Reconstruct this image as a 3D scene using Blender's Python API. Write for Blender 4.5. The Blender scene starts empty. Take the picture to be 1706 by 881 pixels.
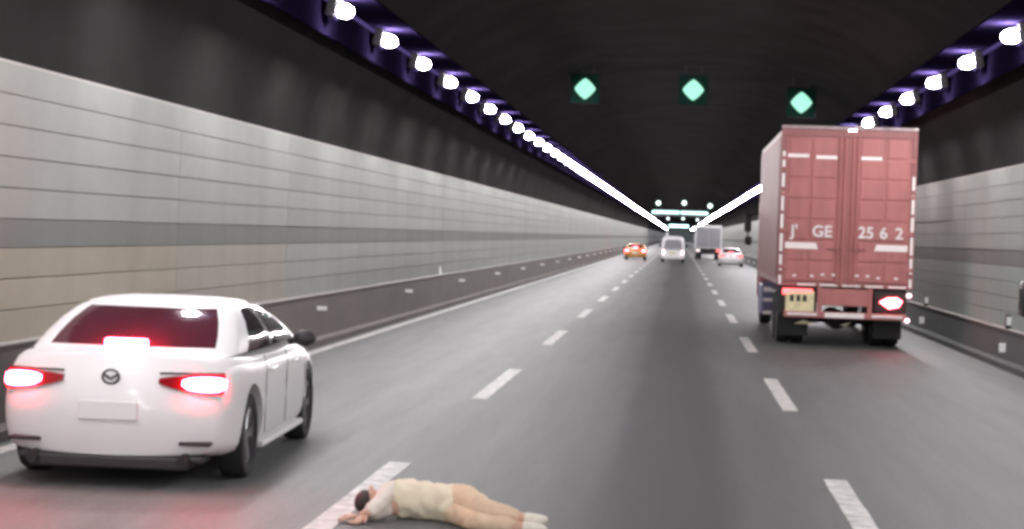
import bpy, bmesh, math, random
from mathutils import Vector, Matrix
random.seed(7)
SC = bpy.context.scene
COL = SC.collection
R = math.radians

# ------------------------------------------------------------------ camera
F_PX, W_PX, H_PX = 3000.0, 1706.0, 881.0
VPX, VPY, ROLL, CAM_H = 1132.0, 395.0, 0.035, 2.0
_d = Vector(((VPX - W_PX/2)/F_PX, (H_PX/2 - VPY)/F_PX, -1.0)).normalized()   # road axis seen from the camera
_u = Vector((math.sin(ROLL), math.cos(ROLL), 0.0))
_u = (_u - _d*_u.dot(_d)).normalized()
_r = _d.cross(_u)
M_wc = Matrix((_r, _d, _u)).transposed()          # world -> camera axes
cam_d = bpy.data.cameras.new('camera')
cam = bpy.data.objects.new('camera', cam_d); COL.objects.link(cam)
cam_d.sensor_width = 36.0
cam_d.lens = 36.0*F_PX/W_PX
cam_d.clip_start = 0.1; cam_d.clip_end = 2500.0
cam.matrix_world = Matrix.Translation((0, 0, CAM_H)) @ M_wc.transposed().to_4x4()
SC.camera = cam

def at(px, py, h=0.0):
    """the point at height h above the road that lies in the direction of a photo pixel"""
    v = M_wc.transposed() @ Vector(((px - W_PX/2)/F_PX, (H_PX/2 - py)/F_PX, -1.0))
    t = (h - CAM_H)/v.z
    return Vector((v.x*t, v.y*t, h))

# ------------------------------------------------------------------ world (night outside, closed tunnel)
wd = bpy.data.worlds.new('World'); SC.world = wd; wd.use_nodes = True
wn = wd.node_tree
sky = wn.nodes.new('ShaderNodeTexSky'); sky.sky_type = 'NISHITA'; sky.sun_disc = False
sky.sun_elevation = R(-3); sky.sun_rotation = R(40)
wn.links.new(sky.outputs[0], wn.nodes['Background'].inputs[0])
wn.nodes['Background'].inputs[1].default_value = 0.05

# ------------------------------------------------------------------ render look
SC.view_settings.view_transform = 'Standard'; SC.view_settings.look = 'None'
SC.view_settings.exposure = 0.0; SC.view_settings.gamma = 1.0
SC.view_settings.use_curve_mapping = False
SC.render.engine = 'CYCLES'
SC.cycles.use_denoising = True
SC.cycles.max_bounces = 6; SC.cycles.diffuse_bounces = 4; SC.cycles.glossy_bounces = 3
SC.cycles.sample_clamp_indirect = 8.0
SC.cycles.caustics_reflective = False; SC.cycles.caustics_refractive = False
SC.cycles.pixel_filter_type = 'BLACKMAN_HARRIS'; SC.cycles.filter_width = 3.5

LAMP_STRENGTH = 630.0

# ------------------------------------------------------------------ helpers
def tag(o, label=None, cat=None, group=None, kind=None):
    if label: o['label'] = label
    if cat: o['category'] = cat
    if group: o['group'] = group
    if kind: o['kind'] = kind
    return o

def empty(name, loc=(0, 0, 0), rz=0.0):
    o = bpy.data.objects.new(name, None); COL.objects.link(o)
    o.location = loc; o.rotation_euler = (0, 0, rz); o.empty_display_size = 0.2
    return o

def link(name, me, m=None, parent=None):
    o = bpy.data.objects.new(name, me); COL.objects.link(o)
    if m is not None and len(me.materials) == 0: me.materials.append(m)
    if parent: o.parent = parent
    return o

class MB:
    """collects simple solids into one mesh"""
    def __init__(s): s.bm = bmesh.new()
    def box(s, x0, x1, y0, y1, z0, z1, bev=0.0):
        c = Matrix.Translation(((x0+x1)/2, (y0+y1)/2, (z0+z1)/2)) @ Matrix.Diagonal((x1-x0, y1-y0, z1-z0, 1))
        g = bmesh.ops.create_cube(s.bm, size=1.0, matrix=c)
        if bev > 0:
            es = {e for v in g['verts'] for e in v.link_edges}
            bmesh.ops.bevel(s.bm, geom=list(es), offset=bev, segments=2, profile=0.5, affect='EDGES')
        return s
    def cyl(s, p0, p1, r0, r1=None, n=16, caps=True):
        p0, p1 = Vector(p0), Vector(p1); d = p1-p0
        q = d.to_track_quat('Z', 'Y').to_matrix().to_4x4()
        bmesh.ops.create_cone(s.bm, cap_ends=caps, segments=n, radius1=r0, radius2=r0 if r1 is None else r1,
                              depth=d.length, matrix=Matrix.Translation((p0+p1)/2) @ q)
        return s
    def ball(s, c, rx, ry, rz, u=16, v=10):
        bmesh.ops.create_uvsphere(s.bm, u_segments=u, v_segments=v, radius=1.0,
                                  matrix=Matrix.Translation(c) @ Matrix.Diagonal((rx, ry, rz, 1)))
        return s
    def poly(s, pts):
        s.bm.faces.new([s.bm.verts.new(p) for p in pts]); return s
    def prism(s, pts2, axis, a, b):
        """closed outline pts2 extruded along an axis from a to b"""
        def P(p, t):
            return {'x': (t, p[0], p[1]), 'y': (p[0], t, p[1]), 'z': (p[0], p[1], t)}[axis]
        A = [s.bm.verts.new(P(p, a)) for p in pts2]; B = [s.bm.verts.new(P(p, b)) for p in pts2]
        n = len(pts2)
        s.bm.faces.new(A); s.bm.faces.new(B[::-1])
        for i in range(n): s.bm.faces.new((A[i], B[i], B[(i+1) % n], A[(i+1) % n]))
        return s
    def lathe(s, prof, c, n=28, closed=True):
        """profile (x offset, radius) turned about the x axis through c"""
        rings = []
        for (dx, r) in prof:
            rings.append([s.bm.verts.new((c[0]+dx, c[1]+r*math.cos(2*math.pi*k/n), c[2]+r*math.sin(2*math.pi*k/n))) for k in range(n)])
        m = len(prof)
        for i in range(m if closed else m-1):
            a, b = rings[i], rings[(i+1) % m]
            for k in range(n): s.bm.faces.new((a[k], a[(k+1) % n], b[(k+1) % n], b[k]))
        return s
    def mesh(s, name, smooth=None):
        bmesh.ops.recalc_face_normals(s.bm, faces=s.bm.faces)
        me = bpy.data.meshes.new(name); s.bm.to_mesh(me); s.bm.free()
        if smooth is not None:
            me.shade_smooth() if hasattr(me, 'shade_smooth') else None
            if smooth < 180: me.set_sharp_from_angle(angle=R(smooth))
        return me
    def build(s, name, m, parent=None, smooth=None):
        return link(name, s.mesh(name, smooth), m, parent)

def copy_tree(o, parent=None):
    c = o.copy(); COL.objects.link(c); c.parent = parent
    for ch in list(o.children): copy_tree(ch, c)
    return c

def evaluated(o):
    """apply an object's modifiers; returns a plain mesh"""
    dg = bpy.context.evaluated_depsgraph_get(); dg.update()
    return bpy.data.meshes.new_from_object(o.evaluated_get(dg))

# ------------------------------------------------------------------ materials
def mat(name, col, rough=0.6, metal=0.0, var=0.0, scale=6.0, bump=0.0, bscale=40.0, spec=0.5, coat=0.0, col2=None, stretch=(1, 1, 1), vary_obj=0.0):
    m = bpy.data.materials.new(name); m.use_nodes = True
    nt = m.node_tree; b = nt.nodes['Principled BSDF']
    b.inputs['Base Color'].default_value = (*col, 1); b.inputs['Roughness'].default_value = rough
    b.inputs['Metallic'].default_value = metal; b.inputs['Specular IOR Level'].default_value = spec
    b.inputs['Coat Weight'].default_value = coat; b.inputs['Coat Roughness'].default_value = 0.08
    L = nt.links.new
    if var > 0 or bump > 0:
        tc = nt.nodes.new('ShaderNodeTexCoord'); mp = nt.nodes.new('ShaderNodeMapping')
        mp.inputs['Scale'].default_value = stretch
        L(tc.outputs['Object'], mp.inputs['Vector'])
    out = None
    if var > 0:
        nz = nt.nodes.new('ShaderNodeTexNoise'); nz.inputs['Scale'].default_value = scale; nz.inputs['Detail'].default_value = 6
        nz.inputs['Roughness'].default_value = 0.65
        L(mp.outputs[0], nz.inputs['Vector'])
        rp = nt.nodes.new('ShaderNodeValToRGB')
        c2 = col2 or tuple(c*(1-var) for c in col)
        rp.color_ramp.elements[0].color = (*c2, 1); rp.color_ramp.elements[0].position = 0.3
        rp.color_ramp.elements[1].color = (*[min(1, c*(1+var*0.6)) for c in col], 1); rp.color_ramp.elements[1].position = 0.7
        L(nz.outputs[0], rp.inputs[0]); out = rp.outputs[0]
    if vary_obj > 0:
        oi = nt.nodes.new('ShaderNodeObjectInfo'); mr = nt.nodes.new('ShaderNodeMapRange')
        mr.inputs['To Min'].default_value = 1-vary_obj; mr.inputs['To Max'].default_value = 1+vary_obj
        L(oi.outputs['Random'], mr.inputs['Value'])
        mx = nt.nodes.new('ShaderNodeVectorMath'); mx.operation = 'SCALE'
        if out: L(out, mx.inputs[0])
        else: mx.inputs[0].default_value = col
        L(mr.outputs[0], mx.inputs['Scale']); out = mx.outputs[0]
    if out: L(out, b.inputs['Base Color'])
    if bump > 0:
        n2 = nt.nodes.new('ShaderNodeTexNoise'); n2.inputs['Scale'].default_value = bscale; n2.inputs['Detail'].default_value = 4
        L(mp.outputs[0], n2.inputs['Vector'])
        bp = nt.nodes.new('ShaderNodeBump'); bp.inputs['Strength'].default_value = bump; bp.inputs['Distance'].default_value = 0.02
        L(n2.outputs[0], bp.inputs['Height']); L(bp.outputs[0], b.inputs['Normal'])
    return m

def emit(name, col, strength, base=(0.02, 0.02, 0.02)):
    m = mat(name, base, 0.5, spec=0.5 if base[0] > 0 else 0.0)
    b = m.node_tree.nodes['Principled BSDF']
    b.inputs['Emission Color'].default_value = (*col, 1); b.inputs['Emission Strength'].default_value = strength
    return m

def road_material():
    m = bpy.data.materials.new('asphalt'); m.use_nodes = True
    nt = m.node_tree; L = nt.links.new; b = nt.nodes['Principled BSDF']
    tc = nt.nodes.new('ShaderNodeTexCoord'); sx = nt.nodes.new('ShaderNodeSeparateXYZ')
    L(tc.outputs['Object'], sx.inputs[0])
    # wandering across-road coordinate so that wear bands have uneven edges
    mp = nt.nodes.new('ShaderNodeMapping'); mp.inputs['Scale'].default_value = (0.9, 0.09, 1)
    L(tc.outputs['Object'], mp.inputs['Vector'])
    nw = nt.nodes.new('ShaderNodeTexNoise'); nw.inputs['Scale'].default_value = 1.0; nw.inputs['Detail'].default_value = 5
    L(mp.outputs[0], nw.inputs['Vector'])
    ma = nt.nodes.new('ShaderNodeMath'); ma.operation = 'MULTIPLY_ADD'; ma.inputs[1].default_value = 0.6; 
    L(nw.outputs[0], ma.inputs[0]); 
    mo = nt.nodes.new('ShaderNodeMath'); mo.operation = 'SUBTRACT'; L(sx.outputs['X'], mo.inputs[0]); mo.inputs[1].default_value = 0.3
    L(mo.outputs[0], ma.inputs[2])
    mr = nt.nodes.new('ShaderNodeMapRange'); mr.inputs['From Min'].default_value = -6.0; mr.inputs['From Max'].default_value = 6.0
    L(ma.outputs[0], mr.inputs['Value'])
    rp = nt.nodes.new('ShaderNodeValToRGB'); cr = rp.color_ramp; cr.interpolation = 'EASE'
    # worn wheel tracks and the oil-darkened strip along the middle lane
    stops = [(-6.0, .11), (-4.9, .15), (-3.6, .165), (-2.6, .155), (-1.8, .115), (-1.1, .098), (-0.75, .075), (-0.4, .03), (0.35, .03), (0.7, .07),
             (1.2, .088), (2.0, .088), (3.2, .094), (4.4, .118), (6.0, .10)]
    while len(cr.elements) > 1: cr.elements.remove(cr.elements[0])
    for i, (x, v) in enumerate(stops):
        e = cr.elements[0] if i == 0 else cr.elements.new((x+6)/12)
        e.position = (x+6)/12; v *= 1.16; e.color = (v*0.985, v*1.0, v*0.985, 1)
    L(mr.outputs[0], rp.inputs[0])
    ng = nt.nodes.new('ShaderNodeTexNoise'); ng.inputs['Scale'].default_value = 22.0; ng.inputs['Detail'].default_value = 8; ng.inputs['Roughness'].default_value = 0.75
    L(tc.outputs['Object'], ng.inputs['Vector'])
    m2 = nt.nodes.new('ShaderNodeMapRange'); m2.inputs['From Min'].default_value = 0.3; m2.inputs['From Max'].default_value = 0.7
    m2.inputs['To Min'].default_value = 0.80; m2.inputs['To Max'].default_value = 1.20
    L(ng.outputs[0], m2.inputs['Value'])
    mp2 = nt.nodes.new('ShaderNodeMapping'); mp2.inputs['Scale'].default_value = (1.6, 0.12, 1)
    L(tc.outputs['Object'], mp2.inputs['Vector'])
    nb = nt.nodes.new('ShaderNodeTexNoise'); nb.inputs['Scale'].default_value = 1.6; nb.inputs['Detail'].default_value = 7; nb.inputs['Roughness'].default_value = 0.7
    L(mp2.outputs[0], nb.inputs['Vector'])
    m4 = nt.nodes.new('ShaderNodeMapRange'); m4.inputs['From Min'].default_value = 0.32; m4.inputs['From Max'].default_value = 0.68
    m4.inputs['To Min'].default_value = 0.82; m4.inputs['To Max'].default_value = 1.14
    L(nb.outputs[0], m4.inputs['Value'])
    mm_ = nt.nodes.new('ShaderNodeMath'); mm_.operation = 'MULTIPLY'; L(m2.outputs[0], mm_.inputs[0]); L(m4.outputs[0], mm_.inputs[1])
    mx = nt.nodes.new('ShaderNodeVectorMath'); mx.operation = 'SCALE'
    L(rp.outputs[0], mx.inputs[0]); L(mm_.outputs[0], mx.inputs['Scale']); L(mx.outputs[0], b.inputs['Base Color'])
    b.inputs['Roughness'].default_value = 0.62; b.inputs['Specular IOR Level'].default_value = 0.35
    bp = nt.nodes.new('ShaderNodeBump'); bp.inputs['Strength'].default_value = 0.25; bp.inputs['Distance'].default_value = 0.01
    n3 = nt.nodes.new('ShaderNodeTexNoise'); n3.inputs['Scale'].default_value = 120.0
    L(tc.outputs['Object'], n3.inputs['Vector']); L(n3.outputs[0], bp.inputs['Height']); L(bp.outputs[0], b.inputs['Normal'])
    return m

M = dict(
    asphalt=road_material(),
    paint=mat('road_paint', (0.60, 0.59, 0.56), 0.6, var=0.3, scale=7.0, bump=0.1, col2=(0.30, 0.30, 0.29)),
    panel=mat('wall_panel', (0.358, 0.372, 0.346), 0.75, spec=0.12, var=0.13, scale=0.5, vary_obj=0.035),
    panel_band=mat('wall_band', (0.215, 0.218, 0.205), 0.75, spec=0.12, var=0.13, scale=0.5, vary_obj=0.04),
    panel_tan=mat('wall_panel_tan', (0.395, 0.352, 0.285), 0.75, spec=0.12, var=0.13, scale=0.5, vary_obj=0.05),
    panel_sand=mat('wall_panel_sand', (0.378, 0.358, 0.312), 0.75, spec=0.12, var=0.13, scale=0.5, vary_obj=0.04),
    panel_greenlit=mat('wall_panel_greenlit', (0.335, 0.375, 0.348), 0.75, spec=0.12, var=0.13, scale=0.5, vary_obj=0.04),  # pale green of reflected light painted into the panel colour
    joint=mat('joint', (0.20, 0.20, 0.19), 0.9),
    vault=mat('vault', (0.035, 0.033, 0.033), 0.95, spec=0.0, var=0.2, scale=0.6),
    barrier=mat('barrier', (0.135, 0.115, 0.108), 0.75, var=0.22, scale=1.2, bump=0.2, stretch=(1, 0.3, 1)),
    barrier_dark=mat('barrier_dark', (0.075, 0.083, 0.082), 0.75, var=0.22, scale=1.2, bump=0.2, stretch=(1, 0.3, 1)),
    coping=mat('coping', (0.5, 0.48, 0.45), 0.6, var=0.15, scale=3),
    reflector=mat('reflector', (0.85, 0.86, 0.84), 0.12, spec=1.0),
    plastic=mat('black_plastic', (0.02, 0.02, 0.021), 0.45),
    metal=mat('grey_metal', (0.28, 0.28, 0.29), 0.4, metal=0.8, var=0.1),
    lamp_case=mat('lamp_case', (0.03, 0.03, 0.032), 0.6),
    lamp=emit('lamp_glow', (1.0, 0.955, 0.98), LAMP_STRENGTH),
    ledge=mat('ledge', (0.0042, 0.0030, 0.0100), 1.0, spec=0.0),  # violet put into the colour so lamp light shows as a halo
    halo_ring=emit('violet_halo_ring', (0.42, 0.30, 1.0), 0.45, base=(0, 0, 0)),
    lamp_far=emit('far_lamp_glow', (0.95, 0.92, 1.0), 90.0),
    strip=emit('violet_strip', (0.42, 0.30, 1.0), 0.20, base=(0, 0, 0)),
    signal=emit('signal_green', (0.40, 1.0, 0.74), 1.1),
    signal_halo_rim=emit('signal_halo_rim', (0.02, 1.0, 0.45), 1.5),
    signal_case=mat('signal_case', (0.010, 0.012, 0.012), 0.9, spec=0.05),
    signal_face=mat('signal_face', (0.006, 0.024, 0.018), 0.9, spec=0.05),
    signal_far=emit('signal_pale', (0.85, 1.0, 0.97), 3.0),
    board=emit('board_glow', (0.62, 1.0, 0.98), 2.2),
    rubber=mat('rubber', (0.022, 0.022, 0.023), 0.8),
    rim=mat('rim', (0.42, 0.42, 0.43), 0.3, metal=0.9),
    glass=mat('tinted_glass', (0.03, 0.02, 0.024), 0.10, spec=0.12),
    rear_glass_redlit=mat('rear_glass_redlit', (0.085, 0.022, 0.035), 0.07, spec=0.5),  # red glow of the brake light painted into the glass colour
    white=mat('white_paint', (0.86, 0.85, 0.85), 0.38, coat=0.2),
    dark=mat('dark_trim', (0.03, 0.025, 0.028), 0.5),
    brake=emit('brake_light', (1.0, 0.03, 0.05), 120.0),
    brake_core=emit('brake_core', (1.0, 0.03, 0.06), 150.0),
    taildim=emit('tail_light', (1.0, 0.10, 0.10), 5.0),
    tailred=mat('red_lens', (0.30, 0.01, 0.015), 0.12),
    red=mat('red_truck', (0.45, 0.160, 0.150), 0.55, var=0.22, scale=2.6, stretch=(1, 1, 0.3)),
    reddark=mat('red_truck_dark', (0.32, 0.115, 0.112), 0.55, var=0.2, scale=3.0),
    redside=mat('truck_side', (0.33, 0.175, 0.17), 0.5, var=0.15, scale=1.5),
    railpink=mat('rail_pink', (0.42, 0.33, 0.33), 0.5, var=0.3, scale=5),
    tape=mat('reflective_tape', (0.88, 0.80, 0.78), 0.3),
    letter=mat('white_letter', (0.86, 0.80, 0.79), 0.5, var=0.2, scale=14),
    plate=mat('licence_plate', (0.80, 0.72, 0.42), 0.4, var=0.25, scale=9),
    chassis=mat('chassis', (0.025, 0.023, 0.024), 0.8, var=0.3, scale=5),
    bluebox=mat('blue_grey_box', (0.13, 0.12, 0.22), 0.5, var=0.2, scale=4),
    orange=mat('orange_paint', (0.72, 0.36, 0.10), 0.35, coat=0.5),
    shadedbox=mat('shaded_truck_rear', (0.27, 0.27, 0.30), 0.55, var=0.12, scale=2),  # white box rear, its shade painted in as grey
    whitebox=mat('white_truck_body', (0.78, 0.80, 0.80), 0.5, var=0.06, scale=2),
    skin=mat('skin', (0.62, 0.38, 0.28), 0.55, var=0.08, scale=6),
    cream=mat('cream_cloth', (0.83, 0.74, 0.56), 0.85, var=0.10, scale=7, bump=0.5, bscale=11),
    sleeve=mat('pale_sleeve', (0.80, 0.72, 0.64), 0.85, var=0.1, scale=8, bump=0.3, bscale=14),
    tan=mat('tan_cloth', (0.71, 0.54, 0.37), 0.85, var=0.12, scale=7, bump=0.4, bscale=12),
    hair=mat('hair', (0.035, 0.024, 0.02), 0.6, var=0.4, scale=40),
    shoe=mat('shoe', (0.74, 0.70, 0.60), 0.7, var=0.15, scale=12),
    sole=mat('sole', (0.35, 0.32, 0.29), 0.8),
)

# ------------------------------------------------------------------ tunnel shell
Y0, Y1 = -60.0, 760.0
XL, XR = -5.95, 5.46                 # barrier faces
WT = 3.35                            # top of the wall panels
HL, HR = 0.87, 0.68                  # barrier heights

mb = MB(); mb.poly([(XL-0.5, Y0, 0), (XR+0.5, Y0, 0), (XR+0.5, Y1, 0), (XL-0.5, Y1, 0)])
road = tag(mb.build('road', M['asphalt']), 'grey asphalt carriageway of three lanes running through the tunnel', kind='structure')

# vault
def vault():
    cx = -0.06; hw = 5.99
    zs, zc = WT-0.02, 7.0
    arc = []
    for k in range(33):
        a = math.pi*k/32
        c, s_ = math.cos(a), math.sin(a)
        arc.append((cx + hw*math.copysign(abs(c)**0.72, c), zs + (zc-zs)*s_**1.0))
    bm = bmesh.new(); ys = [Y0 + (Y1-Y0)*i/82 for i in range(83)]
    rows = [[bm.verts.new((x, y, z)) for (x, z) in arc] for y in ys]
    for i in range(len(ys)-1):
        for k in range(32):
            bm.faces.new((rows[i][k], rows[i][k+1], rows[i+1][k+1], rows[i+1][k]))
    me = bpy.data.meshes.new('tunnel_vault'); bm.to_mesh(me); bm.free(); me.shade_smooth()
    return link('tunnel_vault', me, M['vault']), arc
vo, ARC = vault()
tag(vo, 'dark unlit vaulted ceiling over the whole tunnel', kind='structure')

# end of the straight, where the tunnel bends away
mb = MB(); mb.box(XL-0.3, XR+0.3, Y1, Y1+0.4, 0, 7.2)
tag(mb.build('tunnel_end_wall', M['panel_greenlit']), 'pale end of the straight where the tunnel bends away', kind='structure')


def wall(side):
    s = -1 if side == 'left' else 1
    X = XL if s < 0 else XR
    base = HL if s < 0 else HR
    band0, band1 = 1.705, 1.965
    lowedges = [base + (band0-base)*i/(3 if s < 0 else 4) for i in range((3 if s < 0 else 4)+1)]
    edges = lowedges + [band1 + (WT-band1)*i/5 for i in range(6)]
    root = empty('tunnel_wall', (X, 0, 0))
    tag(root, 'long panelled grey wall with a darker band, %s' % ('left of the white car' if s < 0 else 'right of the red truck'),
        'wall', kind='structure')
    mb = MB()
    mb.box(*(sorted((s*0.06, s*0.55))), Y0, Y1, 0.0, WT+0.012)
    mb.build('backing', M['joint'], root)
    # pale trim along the head of the panels
    mb = MB(); mb.box(*(sorted((-s*0.004, s*0.07))), Y0, Y1, WT-0.004, WT+0.016)
    mb.build('head_trim', M['coping'], root)
    n_rows = len(edges)-1
    LP = 6.0
    y_near0, y_near1 = (9.0, 87.0) if s < 0 else (25.0, 61.0)
    meshes = {}
    def panel_mesh(r, L_):
        key = (r, L_)
        if key not in meshes:
            h = edges[r+1]-edges[r]
            m = MB(); m.box(*sorted((0.0, s*0.05)), 0.003, L_-0.003, 0.0045, h-0.0045, bev=0.002)
            meshes[key] = m.mesh('panel')
        return meshes[key]
    def pm(r, y):
        if r == len(lowedges)-1: return M['panel_band']
        if s < 0 and r < len(lowedges)-1 and y < 26: return M['panel_tan' if y < 20 else 'panel_sand']
        if s > 0 and r < len(lowedges)-1 and y < 37: return M['panel_greenlit']
        return M['panel']
    cache = {}
    for r in range(n_rows):
        y = y_near0
        while y < y_near1 - 0.1:
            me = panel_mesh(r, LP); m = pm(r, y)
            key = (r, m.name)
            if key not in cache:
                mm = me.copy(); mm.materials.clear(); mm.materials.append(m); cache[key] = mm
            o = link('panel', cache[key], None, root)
            o.location = (random.uniform(-0.003, 0.003), y, edges[r])
            o.rotation_euler = (0, random.uniform(-0.004, 0.004), 0)
            y += LP
    # beyond: the same rows joined
    for which, rows in (('panel', [r for r in range(n_rows) if r != len(lowedges)-1]), ('panel_band', [len(lowedges)-1])):
        far = MB()
        for r in rows:
            for (a, b) in ((Y0, y_near0), (y_near1, Y1)):
                y = a
                while y < b-0.5:
                    e = min(y + (6.0 if y < 160 else 24.0), b)
                    far.box(*sorted((0.0, s*0.05)), y+0.003, e-0.003, edges[r]+0.0045, edges[r+1]-0.0045)
                    y = e
        tag(far.build('far_panels', M[which], root), kind='stuff')
    return root
wall_l = wall('left'); wall_r = wall('right')

def barrier(side):
    s = -1 if side == 'left' else 1
    X = XL if s < 0 else XR; h = HL if s < 0 else HR
    root = empty('barrier', (X, 0, 0))
    tag(root, 'low brown concrete barrier with reflectors below the left wall' if s < 0 else
        'low dark green-grey barrier with reflectors below the right wall', 'barrier', kind='structure')
    mb = MB()
    # slightly battered face with a foot, in front of the panels
    prof = [(-s*0.10, 0.0), (-s*0.10, 0.10), (-s*0.055, 0.16), (-s*0.03, h-0.035), (s*0.055, h-0.035), (s*0.055, 0.0)]
    mb.prism(prof, 'y', Y0, Y1)
    mb.build('barrier_body', M['barrier' if s < 0 else 'barrier_dark'], root)
    mb = MB(); mb.box(*sorted((-s*0.045, s*0.05)), Y0, Y1, h-0.033, h-0.003, bev=0.006)
    mb.build('coping', M['coping'], root)
    rm = MB(); rm.box(*((-0.085, 0.085, -0.02, 0.02, -0.035, 0.035) if s < 0 else (-0.055, 0.055, -0.02, 0.02, -0.075, 0.075)), bev=0.008); rme = rm.mesh('reflector'); rme.materials.append(M['reflector'])
    zr = 0.63 if s < 0 else 0.36
    y = 29.3 - 9.6*2 if s < 0 else 30.2 - 9.9
    while y < 330:
        o = link('reflector', rme, None, root); o.location = (-s*0.115, y, zr); y += 9.6 if s < 0 else 9.9
    if s > 0:
        y = 30.2
        pmesh = MB(); pmesh.box(-0.06, 0.06, -0.05, 0.05, 0, 0.24, bev=0.01); pme = pmesh.mesh('delineator'); pme.materials.append(M['plastic'])
        hd = MB(); hd.box(-0.055, 0.055, -0.066, -0.05, 0.06, 0.20, bev=0.006); hme = hd.mesh('reflector'); hme.materials.append(M['reflector'])
        while y < 330:
            o = link('delineator', pme, None, root); o.location = (-0.02, y, h-0.006)
            q = link('reflector', hme, None, o); q.location = (0, 0, 0)
            y += 9.9
    return root
bar_l = barrier('left'); bar_r = barrier('right')

# ------------------------------------------------------------------ lane markings
mb = MB(); mb.box(-5.735, -5.575, Y0, Y1, 0.0, 0.006)
tag(mb.build('edge_line', M['paint']), 'solid white edge line along the foot of the left barrier', 'road marking')
dash_me = {}
def dash_mesh(w):
    if w not in dash_me:
        m = MB(); bm = m.bm
        pts = []
        n = 8
        rnd = random.Random(int(w*1000))
        left = [(-w/2 + rnd.uniform(-.006, .006), 4.8*i/n) for i in range(n+1)]
        right = [(w/2 + rnd.uniform(-.006, .006), 4.8*(n-i)/n) for i in range(n+1)]
        m.prism(left+right, 'z', 0.0, 0.006)
        me = m.mesh('lane_dash'); me.materials.append(M['paint']); dash_me[w] = me
    return dash_me[w]
ORD = ['first', 'second', 'third', 'fourth', 'fifth', 'sixth', 'seventh', 'eighth', 'ninth', 'tenth', 'eleventh', 'twelfth', 'thirteenth', 'fourteenth']
for nm, X in (('left', -2.30), ('right', 1.37)):
    for k in range(-1, 36):
        y = 21.4 + 10.85*k - (0.2 if nm == 'left' else 0.05)
        o = link('lane_dash', dash_mesh(0.185), None); o.location = (X, y, 0.0)
        if nm == 'left':
            lb = 'white lane dash under the lying person beside the white car' if k == -1 else \
                 ('%s white dash beyond the lying person in the left lane line' % ORD[k] if k < 9 else 'tiny far white dash in the left lane line')
        else:
            lb = 'nearest white lane dash at the lower right edge of the photo' if k == -1 else \
                 ('%s white dash beyond the nearest one in the right lane line' % ORD[k] if k < 9 else 'tiny far white dash in the right lane line')
        tag(o, lb, 'lane dash', 'dashes of the %s lane line' % nm)

# ------------------------------------------------------------------ lamps
def lamp_proto():
    """a flood lamp that faces local +x, across the road"""
    root = empty('tunnel_lamp')
    mb = MB(); mb.box(-0.15, -0.004, -0.19, 0.19, -0.14, 0.15, bev=0.025)
    mb.build('housing', M['lamp_case'], root, smooth=40)
    mb = MB(); mb.box(-0.10, -0.06, -0.02, 0.02, 0.14, 0.20)
    mb.build('bracket', M['lamp_case'], root)
    pts = [(0.185*math.cos(2*math.pi*k/20), 0.15*math.sin(2*math.pi*k/20)-.02) for k in range(20)]
    mb = MB(); mb.prism(pts, 'x', -0.003, 0.012); mb.build('halo_ring', M['halo_ring'], root)  # added glowing ring, stands in for violet bloom round the lamp
    mb = MB(); mb.ball((0.080, 0, -0.005), 0.155, 0.145, 0.098, 16, 10)
    bm = mb.bm
    bmesh.ops.bisect_plane(bm, geom=bm.verts[:]+bm.edges[:]+bm.faces[:], plane_co=(0.014, 0, 0), plane_no=(-1, 0, 0), clear_outer=True)
    mb.build('diffuser', M['lamp'], root, smooth=180)
    return root
LZ = 5.2
proto = lamp_proto()
first = True
SP = 4.1
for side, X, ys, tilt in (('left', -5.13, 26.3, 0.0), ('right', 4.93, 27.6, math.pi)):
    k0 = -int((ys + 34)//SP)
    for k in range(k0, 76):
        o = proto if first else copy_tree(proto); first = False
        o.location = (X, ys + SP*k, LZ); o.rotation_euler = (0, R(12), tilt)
        if k < 0: lb = 'bright white tunnel lamp of the %s row, above and behind the viewpoint' % side
        elif side == 'left' and k < 11: lb = '%s bright white lamp of the left ceiling row, counted from the top edge' % ORD[k]
        elif side == 'right' and k < 6: lb = '%s bright white lamp of the right ceiling row, counted from the right edge' % ORD[k]
        else: lb = 'small far lamp in the merged white streak of the %s ceiling row' % side
        tag(o, lb, 'lamp', 'lamps of the %s ceiling row' % side)
    mb = MB(); y = ys + SP*76
    while y < Y1-5:
        mb.box(X-0.16, X+0.16, y-0.25, y+0.25, LZ-0.09, LZ+0.1); y += SP
    tag(mb.build('far_lamps', M['lamp_far']), 'farthest lamps of the %s row near the vanishing point' % side, 'lamps', kind='stuff')
    # violet light strip along the row
    sx = -1 if side == 'left' else 1
    # continuous ledge added over the lamps to keep their light off the vault
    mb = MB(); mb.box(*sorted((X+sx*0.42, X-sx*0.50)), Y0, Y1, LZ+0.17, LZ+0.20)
    tag(mb.build('shade_ledge', M['ledge']), 'added dark violet ledge shading the vault above the %s row of lamps' % side, 'ledge', kind='structure')
    mb = MB(); mb.box(*sorted((X+sx*0.20, X+sx*0.225)), Y0, Y1, LZ-0.38, LZ+0.168)  # plate added to block lamp light from the vault and upper wall
    tag(mb.build('shade_plate', M['ledge']), 'added dark shade plate behind the %s row of lamps, under their ledge' % side, 'plate', kind='structure')
    mb = MB(); mb.box(X+sx*0.17-0.025, X+sx*0.17+0.025, Y0, Y1, LZ+0.11, LZ+0.165, bev=0.015)
    tag(mb.build('violet_light_strip', M['strip']), 'thin violet light strip running along the %s lamp row' % side, 'light strip')

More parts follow.
